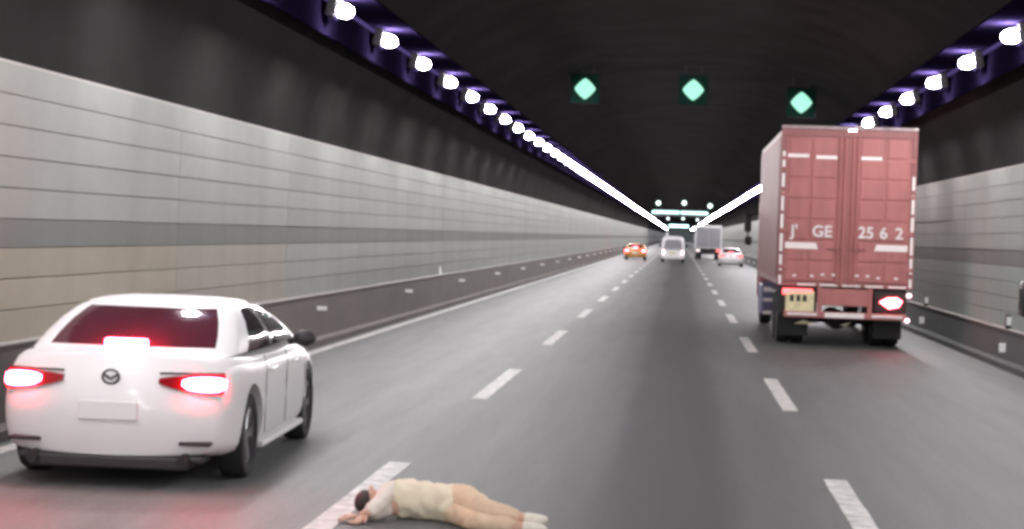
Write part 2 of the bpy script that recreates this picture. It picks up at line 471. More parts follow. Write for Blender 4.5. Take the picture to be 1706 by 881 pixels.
# ------------------------------------------------------------------ lane signals and gantry boards
def signal_proto(m, hood=True):
    root = empty('lane_signal')
    mb = MB(); mb.box(-0.42, 0.42, 0.0, 0.20, -0.42, 0.42, bev=0.03)
    mb.build('housing', M['signal_case'], root)
    pts = []
    for k in range(32):
        a = 2*math.pi*k/32; c, s_ = math.cos(a), math.sin(a)
        pts.append((0.30*math.copysign(abs(c)**1.6, c), 0.30*math.copysign(abs(s_)**1.6, s_)))
    mb = MB(); mb.prism(pts, 'y', -0.075, -0.055)
    gl = mb.build('green_light', m, root)
    mb = MB(); mb.prism([(x*.97, z*.97) for x, z in pts], 'y', -0.0545, 0.0)
    mb.build('halo_rim', M['signal_halo_rim'], gl)  # added glowing rim that throws a green halo on the face plate
    mb = MB(); mb.box(-0.40, 0.40, -0.008, -0.002, -0.40, 0.40, bev=0.002)
    mb.build('face_plate', M['signal_face'], root)
    mb = MB(); mb.box(-0.42, 0.42, -0.16, 0.0, 0.405, 0.42)
    mb.build('hood', M['signal_case'], root)
    mb = MB(); mb.box(-0.25, -0.21, 0.08, 0.12, 0.41, 0.72); mb.box(0.21, 0.25, 0.08, 0.12, 0.41, 0.72)
    mb.build('hanger', M['chassis'], root)
    return root
sp = signal_proto(M['signal']); sf = signal_proto(M['signal_far'])
used = {'n': False, 'f': False}
def put_signal(p, kind, label, group):
    src = sp if kind == 'n' else sf
    o = src if not used[kind] else copy_tree(src); used[kind] = True
    o.location = p; tag(o, label, 'traffic signal', group)
def ray(px, py, y):
    v = M_wc.transposed() @ Vector(((px - W_PX/2)/F_PX, (H_PX/2 - py)/F_PX, -1.0))
    return Vector((0, 0, CAM_H)) + v*(y/v.y)
def beam(y, label, z=6.62):
    root = empty('signal_beam', (0, y, z))
    mb = MB(); mb.box(-3.6, 3.4, 0.06, 0.14, -0.04, 0.04); mb.box(-3.6, 3.4, 0.06, 0.14, -0.34, -0.28)
    mb.build('rail', M['metal'], root)
    mb = MB()
    for x in (-3.0, -1.5, 0, 1.5, 3.0): mb.box(x-0.03, x+0.03, 0.07, 0.13, 0.04, 0.5)
    mb.build('hanger', M['metal'], root)
    tag(root, label, 'beam')
for (px, py), w in zip(((975, 148), (1155, 150), (1335, 171)), ('left', 'middle', 'right')):
    put_signal(ray(px, py, 52.0), 'n', 'large near green lane signal over the %s lane' % w, 'near lane signals')
for (px, py), w in zip(((1097, 338), (1140, 338), (1183, 343)), ('left', 'middle', 'right')):
    put_signal(ray(px, py, 218.0), 'f', 'small pale signal above the glowing board, %s of its three' % w, 'signals above the glowing board')
for (px, py), w in zip(((1113, 364), (1138, 364), (1162, 366)), ('left', 'middle', 'right')):
    put_signal(ray(px, py, 374.0), 'f', 'tiny far signal below the glowing board, %s of its three' % w, 'signals below the glowing board')

def board(px0, px1, py0, py1, y, label, m, lift):
    a, b = ray(px0, py0, y), ray(px1, py1, y)
    root = empty('message_board', ((a.x+b.x)/2, y, (a.z+b.z)/2))
    w, h = abs(b.x-a.x)/2, max(0.25, abs(a.z-b.z)/2)
    mb = MB(); mb.box(-w-0.15, w+0.15, 0.02, 0.45, -h-0.45, h+0.15, bev=0.04); mb.build('housing', M['plastic'], root)
    mb = MB(); mb.box(-w, -0.1, -0.03, 0.02, -h, h); mb.build('display', m, root)
    mb = MB(); mb.box(0.1, w, -0.03, 0.02, -h, h); mb.build('display', m, root)
    mb = MB()
    for x in (-w*0.7, w*0.7): mb.box(x-0.06, x+0.06, 0.15, 0.3, h+0.15, lift)
    mb.build('hanger', M['metal'], root)
    tag(root, label, 'sign')
board(1086, 1180, 351, 357, 290.0, 'long glowing white message board across the far lanes', M['board'], 1.1)
board(1115, 1147, 374, 379, 560.0, 'farthest glowing teal board near the vanishing point', emit('board_teal', (0.55, 0.97, 0.97), 5.0), 2.0)

# ------------------------------------------------------------------ vehicles
def wheel(parent, x, y, r, w, s, spokes=5):
    root = bpy.data.objects.new('wheel', None); COL.objects.link(root); root.parent = parent; root.location = (x, y, r)
    mb = MB(); hw = w/2
    mb.lathe([(-hw*0.8, r*0.66), (-hw, r*0.78), (-hw*0.92, r*0.95), (-hw*0.6, r), (hw*0.6, r), (hw*0.92, r*0.95), (hw, r*0.78), (hw*0.8, r*0.66)], (0, 0, 0))
    mb.build('tyre', M['rubber'], root, smooth=50)
    mb = MB()
    mb.lathe([(-hw*0.75, r*0.665), (hw*0.75, r*0.665), (hw*0.75, r*0.60), (-hw*0.75, r*0.60)], (0, 0, 0))
    mb.cyl((s*hw*0.25, 0, 0), (s*hw*0.7, 0, 0), r*0.16, r*0.13)
    for k in range(spokes):
        a = 2*math.pi*k/spokes
        for da in (-0.10, 0.10):
            mb.cyl((s*hw*0.55, r*0.1*math.cos(a), r*0.1*math.sin(a)), (s*hw*0.62, r*0.62*math.cos(a+da), r*0.62*math.sin(a+da)), r*0.05, n=6)
    mb.build('rim', M['rim'], root, smooth=40)
    mb = MB(); mb.cyl((s*hw*0.05, 0, 0), (s*hw*0.15, 0, 0), r*0.58, n=24); mb.build('brake_disc', M['dark'], root)

def interp(tab, y):
    for (a, va), (b, vb) in zip(tab, tab[1:]):
        if y <= b:
            t = (y-a)/(b-a) if b > a else 0
            t = max(0, min(1, t)); t = t*t*(3-2*t)*0.5 + t*0.5
            return va + (vb-va)*t
    return tab[-1][1]

def sedan(name, label, loc, rz, paint, brake, core, detail=True, category='car'):
    root = empty(name, loc, rz); tag(root, label, category)
    Lc, HW = 4.52, 0.915
    wt = [(0, .80), (.12, .86), (.35, .895), (.9, HW), (3.4, HW), (4.0, .89), (4.35, .82), (Lc, .70)]
    zt = [(0, .935), (.25, .955), (.7, .965), (1.2, .93), (3.0, .915), (3.4, .90), (4.0, .80), (4.3, .70), (Lc, .58)]
    zb = [(0, .24), (.4, .20), (3.9, .19), (Lc, .24)]
    ys = [0, .06, .14, .26, .42, .62, .9, 1.2, 1.6, 2.1, 2.6, 3.0, 3.3, 3.6, 3.85, 4.05, 4.2, 4.32, 4.42, Lc]
    def section(y):
        w, t, b = interp(wt, y), interp(zt, y), interp(zb, y)
        return [(0.0, b), (w*.55, b), (w*.90, b+.01), (w*.975, b+.08), (w*.995, b+(t-b)*.34), (w, b+(t-b)*.52), (w*.985, b+(t-b)*.70),
                (w*.955, t-.085), (w*.90, t-.018), (w*.72, t+.006), (w*.36, t+.016), (0.0, t+.018)]
    def shift(x, y, z):
        # rear: rounded in plan and leaning forward above the bumper; front likewise
        k = max(0, 1-y/.55)
        y2 = y + k*(0.20*(abs(x)/HW)**2.6)
        if z > .62: y2 += k*0.17*((z-.62)/.33)**1.3
        if z < .42: y2 += k*0.07*((.42-z)/.2)
        kf = max(0, 1-(Lc-y)/.7)
        y2 -= kf*(0.34*(abs(x)/HW)**2.4)
        return (x, y2, z)
    bm = bmesh.new()
    n = len(section(1.0))
    def ring(y):
        h = section(y)
        full = [(x, z) for x, z in h] + [(-x, z) for x, z in reversed(h[1:-1])]
        return [bm.verts.new(shift(x, y, z)) for x, z in full]
    rings = [ring(y) for y in ys]
    N = len(rings[0])
    for a, b in zip(rings, rings[1:]):
        for k in range(N): bm.faces.new((a[k], a[(k+1) % N], b[(k+1) % N], b[k]))
    for y, rg in ((ys[0], rings[0]), (ys[-1], rings[-1])):
        # end faces as grids so that they bulge
        rowR = [rg[i] for i in range(n)]
        rowL = [rg[0]] + [rg[N-i] for i in range(1, n-1)] + [rg[n-1]]
        cols = [-0.72, -0.42, 0.0, 0.42, 0.72]
        grid = []
        for i in range(1, n-1):
            x, z = rowR[i].co.x, rowR[i].co.z
            mid = [bm.verts.new(shift(c*x, y, z + (0.012*(1-c*c) if i == n-2 else 0))) for c in cols]
            grid.append([rowL[i]] + mid + [rowR[i]])
        for ra, rb in zip(grid, grid[1:]):
            for q in range(len(ra)-1): bm.faces.new((ra[q], ra[q+1], rb[q+1], rb[q]))
        for rr, cc in ((grid[0], rg[0]), (grid[-1], rg[n-1])):
            for q in range(len(rr)-1): bm.faces.new((rr[q], rr[q+1], cc))
    bmesh.ops.recalc_face_normals(bm, faces=bm.faces)
    me = bpy.data.meshes.new('body'); bm.to_mesh(me); bm.free()
    body = link('body', me, paint); sub = body.modifiers.new('s', 'SUBSURF'); sub.levels = 1; sub.render_levels = 1
    AX = (0.92, 3.60); WR = 0.325
    cutters = []
    for ay in AX:
        for s in (-1, 1):
            m = MB(); m.cyl((s*0.60, ay, WR+.01), (s*1.05, ay, WR+.01), WR+.055, n=36)
            c = m.build('cut', M['dark']); cutters.append(c)
            bo = body.modifiers.new('b', 'BOOLEAN'); bo.operation = 'DIFFERENCE'; bo.object = c; bo.solver = 'EXACT'
    new = evaluated(body); body.modifiers.clear(); old = body.data; body.data = new; body.parent = root
    new.materials.clear(); new.materials.append(paint)
    new.shade_smooth(); new.set_sharp_from_angle(angle=R(38))
    for c in cutters: bpy.data.objects.remove(c)
    # ---- greenhouse
    V = [0.0, .10, .30, .55, .80, .90, 1.0]
    def out(v):
        # rear y, front y, half width, z
        e = v
        return (.50 + .80*v**0.92, 3.42 - 1.18*v**0.95, .80 - .20*v**1.4, .945 + .325*(1-(1-v)**1.35))
    nr = 9
    rear_t = [-1+2*i/(nr-1) for i in range(nr)]
    side_b = [0, .055, .15, .26, .38, .50, .54, .66, .78, .88, .95, 1.0]
    def loop(v):
        yr, yf, hw, z = out(v)
        cr = .15*(1-.25*v)
        pts = []; tags = []
        for i, t in enumerate(rear_t):
            pts.append(((hw-cr)*t, yr + .085*t*t - .02, z)); tags.append(('r', i))
        y_s0 = yr + .085 + cr*.85; y_s1 = yf - .05 - cr*.8
        pts.append((hw-cr*.32, yr+.085+cr*.25, z)); tags.append(('c', 0))
        for i, b in enumerate(side_b):
            pts.append((hw + .02*math.sin(math.pi*b), y_s0 + (y_s1-y_s0)*b, z)); tags.append(('s', i))
        pts.append((hw-cr*.32, yf-.05-cr*.25, z)); tags.append(('c', 1))
        for i, t in enumerate(reversed(rear_t)):
            pts.append(((hw-cr)*t, yf - .10*t*t + .03, z)); tags.append(('f', i))
        pts.append((-(hw-cr*.32), yf-.05-cr*.25, z)); tags.append(('c', 2))
        for i, b in enumerate(reversed(side_b)):
            pts.append((-(hw + .02*math.sin(math.pi*b)), y_s0 + (y_s1-y_s0)*b, z)); tags.append(('t', i))
        pts.append((-(hw-cr*.32), yr+.085+cr*.25, z)); tags.append(('c', 3))
        return pts, tags
    loops = [loop(v)[0] for v in V]; tags = loop(0)[1]; T = len(tags)
    # roof rings shrinking to the crown
    base = loops[-1]; cy = sum(p[1] for p in base)/T
    roof = []
    for q, dz in ((.96, .020), (.86, .036), (.62, .052), (.3, .060)):
        roof.append([(p[0]*q, cy+(p[1]-cy)*q, base[0][2]+dz) for p in base])
    rows = loops + roof
    quads = {'cabin': [], 'rear_window': [], 'windscreen': [], 'side_window_r1': [], 'side_window_r2': [], 'side_window_l1': [], 'side_window_l2': [], 'pillar_trim_r': [], 'pillar_trim_l': []}
    ns = len(side_b)
    for i in range(len(rows)-1):
        for k in range(T):
            k2 = (k+1) % T; key = 'cabin'
            ta, tb = tags[k], tags[k2]
            if i < len(V)-1 and ta[0] == tb[0]:
                mid = 1 <= i <= 4
                kind, j = ta
                if kind == 'r' and mid: key = 'rear_window'
                elif kind == 'f' and i <= 4: key = 'windscreen'
                elif kind in 'st' and i <= 4:
                    jj = j if kind == 's' else ns-2-j
                    sd = 'r' if kind == 's' else 'l'
                    lo = 2
                    if lo <= jj <= 4: key = 'side_window_%s1' % sd
                    elif jj == 5: key = 'pillar_trim_' + sd
                    elif 6 <= jj <= 9: key = 'side_window_%s2' % sd
            quads[key].append((rows[i][k], rows[i][k2], rows[i+1][k2], rows[i+1][k]))
    quads['cabin'].append(tuple(rows[-1]))
    cabin = None
    for key in quads:
        bmq = bmesh.new()
        for q in quads[key]: bmq.faces.new([bmq.verts.new(p) for p in q])
        bmesh.ops.remove_doubles(bmq, verts=bmq.verts, dist=0.0005)
        bmesh.ops.recalc_face_normals(bmq, faces=bmq.faces)
        me = bpy.data.meshes.new(key); bmq.to_mesh(me); bmq.free(); me.shade_smooth()
        nm = 'cabin' if key == 'cabin' else ('side_window' if key.startswith('side') else ('pillar_trim' if key.startswith('pillar') else key))
        link(nm, me, paint if key == 'cabin' else (M['dark'] if key.startswith('pillar') else (M['rear_glass_redlit'] if key == 'rear_window' else M['glass'])), root)
    # black seal lines round the rear window
    yr0, _, hw0, z0 = out(.10); yr1, _, hw1, z1 = out(.90)
    # ---- lights and rear fittings
    def on_rear(x, z): return shift(x, 0, z)[1]
    for s in (-1, 1):
        # lamp cluster: lens wraps round the corner
        mb = MB(); pts = []
        xs = [.36, .46, .56, .66, .75, .82]
        top = [.800, .815, .822, .826, .828, .828]; bot = [.765, .735, .715, .70, .69, .69]
        for kk in range(len(xs)-1):
            a, b = xs[kk], xs[kk+1]
            mb.poly([(s*a, on_rear(a, bot[kk])-.022, bot[kk]), (s*b, on_rear(b, bot[kk+1])-.022, bot[kk+1]),
                     (s*b, on_rear(b, top[kk+1])-.022, top[kk+1]), (s*a, on_rear(a, top[kk])-.022, top[kk])])
        bmesh.ops.remove_doubles(mb.bm, verts=mb.bm.verts, dist=.0005)
        g = bmesh.ops.extrude_face_region(mb.bm, geom=mb.bm.faces[:])
        for v in [e for e in g['geom'] if isinstance(e, bmesh.types.BMVert)]: v.co.y += .04
        tl = mb.build('tail_light', M['tailred'], root)
        mb = MB(); lx = [.53, .58, .65, .73, .80, .835]; lt = [.79, .806, .812, .812, .806, .79]; lo_ = [.755, .728, .716, .710, .714, .735]
        for kk in range(5):
            a, b = lx[kk], lx[kk+1]
            pa = .024 if kk == 0 else .045; pb = .024 if kk == 4 else .045
            mb.poly([(s*a, on_rear(a, lo_[kk])-pa, lo_[kk]), (s*b, on_rear(b, lo_[kk+1])-pb, lo_[kk+1]), (s*b, on_rear(b, lt[kk+1])-pb, lt[kk+1]), (s*a, on_rear(a, lt[kk])-pa, lt[kk])])
        bmesh.ops.remove_doubles(mb.bm, verts=mb.bm.verts, dist=.0005)
        g = bmesh.ops.extrude_face_region(mb.bm, geom=mb.bm.faces[:])
        for v in [e for e in g['geom'] if isinstance(e, bmesh.types.BMVert)]: v.co.y += .035
        mb.build('lit_lens', core, tl)
        mb = MB()
        for kk in range(len(xs)-1):
            a, b = xs[kk], xs[kk+1]
            mb.poly([(s*a, on_rear(a, .84)-.030, .826), (s*b, on_rear(b, .84)-.030, .828), (s*b, on_rear(b, .85)-.030, .845), (s*a, on_rear(a, .85)-.030, .842)])
        mb.build('lamp_brow', M['dark'], tl)
        # reflector slots low in the bumper
        mb = MB(); mb.box(*sorted((s*.52, s*.76)), on_rear(.64, .34)-.045, on_rear(.64, .34)+.05, .325, .352, bev=.008)
        mb.build('bumper_slot', M['dark'], root)
        mb = MB(); mb.cyl((s*.56, -.01, .215), (s*.56, .2, .225), .042, n=18); mb.build('exhaust_tip', M['chassis'], root)
        # door mirror
        mb = MB(); mb.ball((s*.985, 2.72, .965), .105, .06, .07, 16, 10); mb.cyl((s*.84, 2.74, .93), (s*.95, 2.73, .95), .028, n=8)
        mb.build('door_mirror', M['dark'], root, smooth=180)
        # door handles and shut lines
        for hy in (1.62, 2.58):
            mb = MB(); mb.box(*sorted((s*.905, s*.935)), hy, hy+.19, .765, .79, bev=.008); mb.build('door_handle', paint, root)
        for y in (1.36, 2.28, 3.22):
            mb = MB()
            for zz in range(6):
                za = .30 + zz*.10
                mb.cyl((s*(interp(wt, y)*.996), y+.01*zz, za), (s*(interp(wt, y)*.996 - (.03 if zz == 5 else 0)), y+.01*(zz+1), za+.10), .003, n=5)
            mb.build('door_seam', M['dark'], root)
        mb = MB(); mb.box(*sorted((s*.80, s*.915)), 1.30, 3.20, .185, .235, bev=.015); mb.build('sill', paint, root)
    mb = MB(); mb.box(-.60, .60, .05, .40, .145, .238, bev=.02); mb.box(-.70, .70, .10, .40, .19, .245, bev=.02)
    mb.build('rear_diffuser', M['dark'], root)
    # high brake light at the foot of the rear window
    mb = MB(); mb.box(-.16, .16, .43, .52, .975, 1.05, bev=.015); mb.build('high_brake_light', core, root)
    # round emblem, plate, boot edge
    mb = MB()
    yb = on_rear(0, .80)-.018
    for k in range(18):
        a, b = 2*math.pi*k/18, 2*math.pi*(k+1)/18
        mb.cyl((.062*math.cos(a), yb, .80+.05*math.sin(a)), (.062*math.cos(b), yb, .80+.05*math.sin(b)), .009, n=6)
    mb.cyl((-.055, yb, .82), (0, yb, .785), .009, n=6); mb.cyl((.055, yb, .82), (0, yb, .785), .009, n=6)
    mb.build('emblem', M['dark'], root)
    mb = MB(); yp = on_rear(0, .56); mb.box(-.22, .22, yp-.012, yp+.03, .50, .63, bev=.005); mb.build('licence_plate', M['white'], root)
    # rear lip
    for ay in AX:
        for s in (-1, 1): wheel(root, s*.785, ay, WR, .215, s)
    # dark underbody between the wheel wells
    mb = MB(); mb.box(-.56, .56, .3, 4.2, .16, .28); mb.build('underbody', M['chassis'], root)
    return root

white_car = sedan('white_car', 'white sedan with bright brake lights in the left lane, nearest car', (-4.15, 12.92, 0), R(2.2), M['white'], M['brake'], M['brake_core'])
white_car.scale = (1.0, 1.0, 1.035)
sedan('orange_car', 'small far orange car in the left lane beside the barrier', (-3.62, 150.0, 0), 0, M['orange'], M['brake'], M['brake'])
sedan('white_car', 'small far white car in the right lane, beside the red truck', (3.75, 131.0, 0), R(-1), M['white'], M['brake'], M['taildim'])

def box_truck(name, label, loc, W, Lb, zb, ztop, rear_m, side_m, frame_m, detail):
    """rear face of the box at y=0, box runs forward"""
    root = empty(name, loc); tag(root, label, 'truck')
    hw = W/2
    # ---- box
    mb = MB(); mb.box(-hw, hw, .03, Lb, zb, ztop, bev=.025); box = mb.build('cargo_box', side_m, root)
    # corrugated sides
    for s in (-1, 1):
        mb = MB(); y = .25
        while y < Lb-.25:
            mb.box(*sorted((s*hw, s*(hw+.022))), y, y+.14, zb+.12, ztop-.12, bev=.008); y += .30
        mb.build('side_ribs', side_m, box)
    mb = MB()
    mb.box(-hw-.006, -hw+.09, -.01, .028, zb-.01, ztop+.006, bev=.006); mb.box(hw-.09, hw+.006, -.01, .028, zb-.01, ztop+.006, bev=.006)
    mb.box(-hw+.09, hw-.09, -.008, .028, ztop-.13, ztop+.004, bev=.006); mb.box(-hw+.09, hw-.09, -.008, .028, zb-.01, zb+.07, bev=.006)
    mb.build('rear_frame', frame_m, root)
    dz0, dz1 = zb+.08, ztop-.14
    for s in (-1, 1):
        x0, x1 = (s*.006, s*(hw-.10))
        xa, xb = sorted((x0, x1))
        mb = MB(); mb.box(xa, xb, .0, .028, dz0, dz1); d = mb.build('rear_door', rear_m, root)
        if detail:
            # pressed panels: ribs across, one upright
            n = 7
            for k in range(n):
                z = dz0 + (dz1-dz0)*(k+.5)/n
                a, b = xa+.05, xb-.05
                if s < 0: b -= .17
                else: a += .17
                xm = (a+b)/2 + s*.03
                for (p, q) in ((a, xm-.02), (xm+.02, b)):
                    mb = MB(); h = (dz1-dz0)/n/2 - .022
                    mb.box(p, q, -.022, .004, z-h, z+h, bev=.012); mb.build('door_panel', rear_m, d)
            # lock rods
            for xo in (.075, .165):
                mb = MB(); mb.cyl((s*xo, -.032, dz0-.05), (s*xo, -.032, dz1+.02), .017, n=10)
                for z in (dz0+.1, dz0+.75, dz0+1.5, dz1-.12): mb.box(s*xo-.035, s*xo+.035, -.03, .0, z-.035, z+.035)
                mb.build('lock_rod', rear_m, d)
            mb = MB(); mb.box(*sorted((s*.08, s*.36)), -.055, -.03, dz0+.62, dz0+.65); mb.build('door_handle', frame_m, d)
            # hinges
            for k in range(4):
                z = dz0 + (dz1-dz0)*(k+.4)/4
                mb = MB(); mb.box(*sorted((s*(hw-.22), s*(hw-.02))), -.03, -.011, z-.035, z+.035, bev=.005); mb.build('hinge', rear_m, d)
    return root

# ---- the big red truck
RT = Vector((3.14, 34.5, 0)); W_ = 2.53; ZB, ZT = 1.16, 4.12
rt = box_truck('red_truck', 'tall red box truck seen from behind in the right lane', RT, W_, 8.4, ZB, ZT, M['red'], M['redside'], M['reddark'], True)
hw = W_/2
mb = MB(); mb.box(-hw-.01, hw+.01, -.03, .06, ZT+.008, ZT+.075, bev=.02); mb.build('roof_rail', M['railpink'], rt)
for s in (-1, 1):
    # broken strips of reflective tape up both edges
    z = ZB+.02
    for ln, gap in ((.17, .09), (.30, .06), (.34, .10), (.27, .06), (.36, .09), (.26, .12), (.30, .06)):
        if z+ln < ZT-.2 and not (s > 0 and z > 3.1):
            mb = MB(); mb.box(*sorted((s*(hw-.075), s*(hw-.02))), -.016, -.012, z, z+ln); mb.build('tape_strip', M['tape'], rt)
        z += ln+gap
    mb = MB(); mb.prism([(s*(hw-.12), 1.86), (s*(hw-.12), 1.98), (s*(hw-.70), 1.98), (s*(hw-.74), 1.86)], 'y', -.024, -.02)
    mb.build('tape_band', M['tape'], rt)
    # small marker lamps and bolts along the sill
    for x in (.22, .42, .62, .95):
        mb = MB(); mb.box(s*x-.035, s*x+.035, -.03, -.011, ZB+.20-.03*(x > .5), ZB+.24-.03*(x > .5), bev=.006); mb.build('lock_keeper', M['tape'], rt)
for x in (-.72, -.30, .12, .55, .98):
    mb = MB(); mb.box(x-.17, x+.17, -.03, -.012, ZB+.005, ZB+.045, bev=.006); mb.build('sill_tape', M['tape'], rt)
for x, z in ((-.95, ZT-.5), (-.42, ZT-.52), (.42, ZT-.52)):
    mb = MB(); mb.box(x-.2, x+.2, -.034, -.017, z-.035, z+.035, bev=.008); mb.build('hinge_plate', M['tape'], rt)

def text(s, x, z, size, parent, y=-.034):
    cu = bpy.data.curves.new('lettering', 'FONT'); cu.body = s; cu.size = size; cu.align_x = 'CENTER'; cu.extrude = .003; cu.offset = .006
    o = bpy.data.objects.new('t', cu); COL.objects.link(o)
    dg = bpy.context.evaluated_depsgraph_get(); dg.update()
    me = bpy.data.meshes.new_from_object(o.evaluated_get(dg)); bpy.data.objects.remove(o)
    q = link('lettering', me, M['letter'], parent); me.materials.clear(); me.materials.append(M['letter'])
    q.location = (x, y, z); q.rotation_euler = (R(90), 0, 0)
    return q
text("J'", -.98, 2.10, .30, rt); text('GE', -.46, 2.10, .30, rt); text('25', .36, 2.10, .30, rt); text('6', .69, 2.10, .30, rt); text('2', .98, 2.10, .30, rt)

# under-structure
mb = MB()
for s in (-1, 1): mb.box(*sorted((s*.36, s*.46)), .1, 10.2, .82, 1.08)
for y in (.3, 2.2, 4.4, 6.6): mb.box(-.46, .46, y, y+.12, .86, 1.04)
mb.box(-hw+.1, hw-.1, .06, .2, 1.06, 1.15)
mb.build('chassis', M['chassis'], rt)
# bumper bar, centre panel, lamp boxes
mb = MB(); mb.box(-1.12, 1.16, -.06, .05, .56, .68, bev=.015); bump = mb.build('rear_bumper', M['red'], rt)
mb = MB(); mb.box(-.36, .38, -.072, -.061, .575, .665, bev=.004); mb.build('tape_strip', M['tape'], bump)
for x0, x1 in ((-1.06, -.50), (.52, 1.10)):
    mb = MB(); mb.box(x0, x1, -.072, -.061, .60, .65, bev=.004); mb.build('tape_strip', M['letter'], bump)
mb = MB(); mb.box(-.42, .44, -.03, .02, .80, 1.12, bev=.012); mb.build('centre_panel', M['red'], rt)
for x in (-.46, .48):
    mb = MB(); mb.box(x-.045, x+.045, -.04, .05, .68, 1.14, bev=.01); mb.build('bumper_bracket', M['red'], rt)
mb = MB(); mb.box(-1.10, -.56, -.05, -.02, .64, 1.06, bev=.015); pl = mb.build('licence_plate', M['plate'], rt)
for x in (-.98, -.86, -.74):
    mb = MB(); mb.box(x-.035, x+.035, -.056, -.0505, .86, .98); mb.build('plate_mark', M['chassis'], pl)
mb = MB(); mb.box(-1.20, -.52, -.02, .10, .62, 1.10, bev=.01); mb.build('lamp_box', M['chassis'], rt)
mb = MB(); mb.box(.56, 1.16, -.02, .10, .70, 1.10, bev=.01); mb.build('lamp_box', M['chassis'], rt)
mb = MB(); mb.prism([(.66, .90), (.80, .98), (.98, .99), (1.08, .93), (1.02, .82), (.84, .78)], 'y', -.05, -.021); mb.build('tail_light', emit('truck_tail', (1.0, .10, .12), 30.0), rt)
mb = MB(); mb.prism([(-1.16, .98), (-.98, 1.04), (-.60, 1.04), (-.60, 1.10), (-1.16, 1.10)], 'y', -.06, -.051); mb.build('tail_light', M['taildim'], rt)
for x, z in ((1.20, 1.04), (1.18, .57)):
    mb = MB(); mb.ball((x, -.05, z), .05, .03, .045, 12, 8); mb.build('side_marker', emit('marker', (1, .6, .7), 4.0), rt, smooth=180)
# mudflaps, wheels, axles, side boxes
for s in (-1, 1):
    mb = MB(); mb.box(*sorted((s*.62, s*1.16)), .62, .64, .18, .62); mb.build('mudflap', M['rubber'], rt)
    for ay in (1.5, 2.75):
        for dx in (.78, 1.06): wheel(rt, s*dx, ay, .48, .26, s, 6)
    wheel(rt, s*1.02, 9.4, .48, .28, s, 6)
    mb = MB(); mb.box(*sorted((s*1.0, s*1.20)), .8, 3.5, 1.0, 1.04, bev=.01); mb.build('mudguard', M['chassis'], rt)
mb = MB()
for ay in (1.5, 2.75): mb.cyl((-1.1, ay, .48), (1.1, ay, .48), .075, n=12); mb.ball((0, ay, .48), .2, .19, .2, 14, 8)
mb.build('axle', M['chassis'], rt)
mb = MB(); mb.prism([(-.9, .42), (-.72, .50), (-.5, .42)], 'y', .3, .34); mb.build('spring_shackle', M['plate'], rt); mb = MB(); mb.prism([(-.05, .42), (.1, .42), (.18, .48)], 'y', .3, .34); mb.build('spring_shackle', M['plate'], rt)
mb = MB(); mb.box(-hw-.10, -hw+.36, 3.9, 5.6, .42, 1.08, bev=.04); tb = mb.build('side_box', M['bluebox'], rt)
for z, h in ((.96, .10), (.74, .07), (.47, .07)):
    mb = MB(); mb.box(-hw-.07, -hw+.24, 3.885, 3.899, z-h/2, z+h/2, bev=.006); mb.build('marker_plate', M['tape'], tb)
mb = MB(); mb.box(hw-.36, hw+.02, 3.9, 5.6, .42, 1.08, bev=.04); mb.build('fuel_tank', M['chassis'], rt)
# cab ahead of the box with mirrors on arms
mb = MB(); mb.box(-1.2, 1.2, 8.75, 10.6, .55, 3.0, bev=.12); cab = mb.build('cab', M['reddark'], rt, smooth=50)
mb = MB(); mb.box(-1.10, 1.10, 10.59, 10.615, 1.75, 2.7, bev=.01); mb.build('windscreen', M['glass'], cab)
for s in (-1, 1):
    mb = MB(); mb.cyl((s*1.2, 10.3, 2.65), (s*1.52, 10.35, 2.60), .025, n=8); mb.box(*sorted((s*1.38, s*1.56)), 10.3, 10.38, 2.18, 2.60, bev=.05)
    mb.box(*sorted((s*1.36, s*1.54)), 10.3, 10.38, 1.86, 2.08, bev=.05)
    mb.cyl((s*1.46, 10.34, 1.9), (s*1.46, 10.34, 2.5), .018, n=8)
    mb.build('wing_mirror', M['plastic'], cab)

# ---- far white truck, its shaded rear painted grey
gt = box_truck('white_truck', 'far white box truck with its rear greyed for shade, ahead in the right lane', (2.72, 170.0, 0), 2.45, 7.0, 1.05, 3.1, M['shadedbox'], M['whitebox'], M['whitebox'], False)
mb = MB(); mb.box(-1.22, 1.22, -.04, .05, 3.105, 3.2, bev=.02); mb.build('roof_rail', M['whitebox'], gt)
mb = MB(); mb.box(-1.1, 1.1, .0, .1, .5, .66, bev=.01); mb.build('rear_bumper', M['chassis'], gt)
mb = MB(); mb.box(-.45, -.35, .1, 8.6, .75, 1.04); mb.box(.35, .45, .1, 8.6, .75, 1.04); mb.box(-1.15, 1.15, .12, .2, .66, 1.0); mb.build('chassis', M['chassis'], gt)
for s in (-1, 1):
    mb = MB(); mb.box(*sorted((s*.78, s*1.12)), -.03, .02, .72, .92, bev=.01); mb.build('tail_light', M['taildim'] if s > 0 else emit('pale_tail', (1, .8, .8), 2.0), gt)
    for dx in (.74, 1.0): wheel(gt, s*dx, 1.6, .42, .24, s, 6)
    wheel(gt, s*.98, 7.6, .42, .24, s, 6)
mb = MB(); mb.box(-1.05, 1.05, 7.15, 8.7, .5, 2.5, bev=.1); mb.build('cab', M['whitebox'], gt, smooth=50)

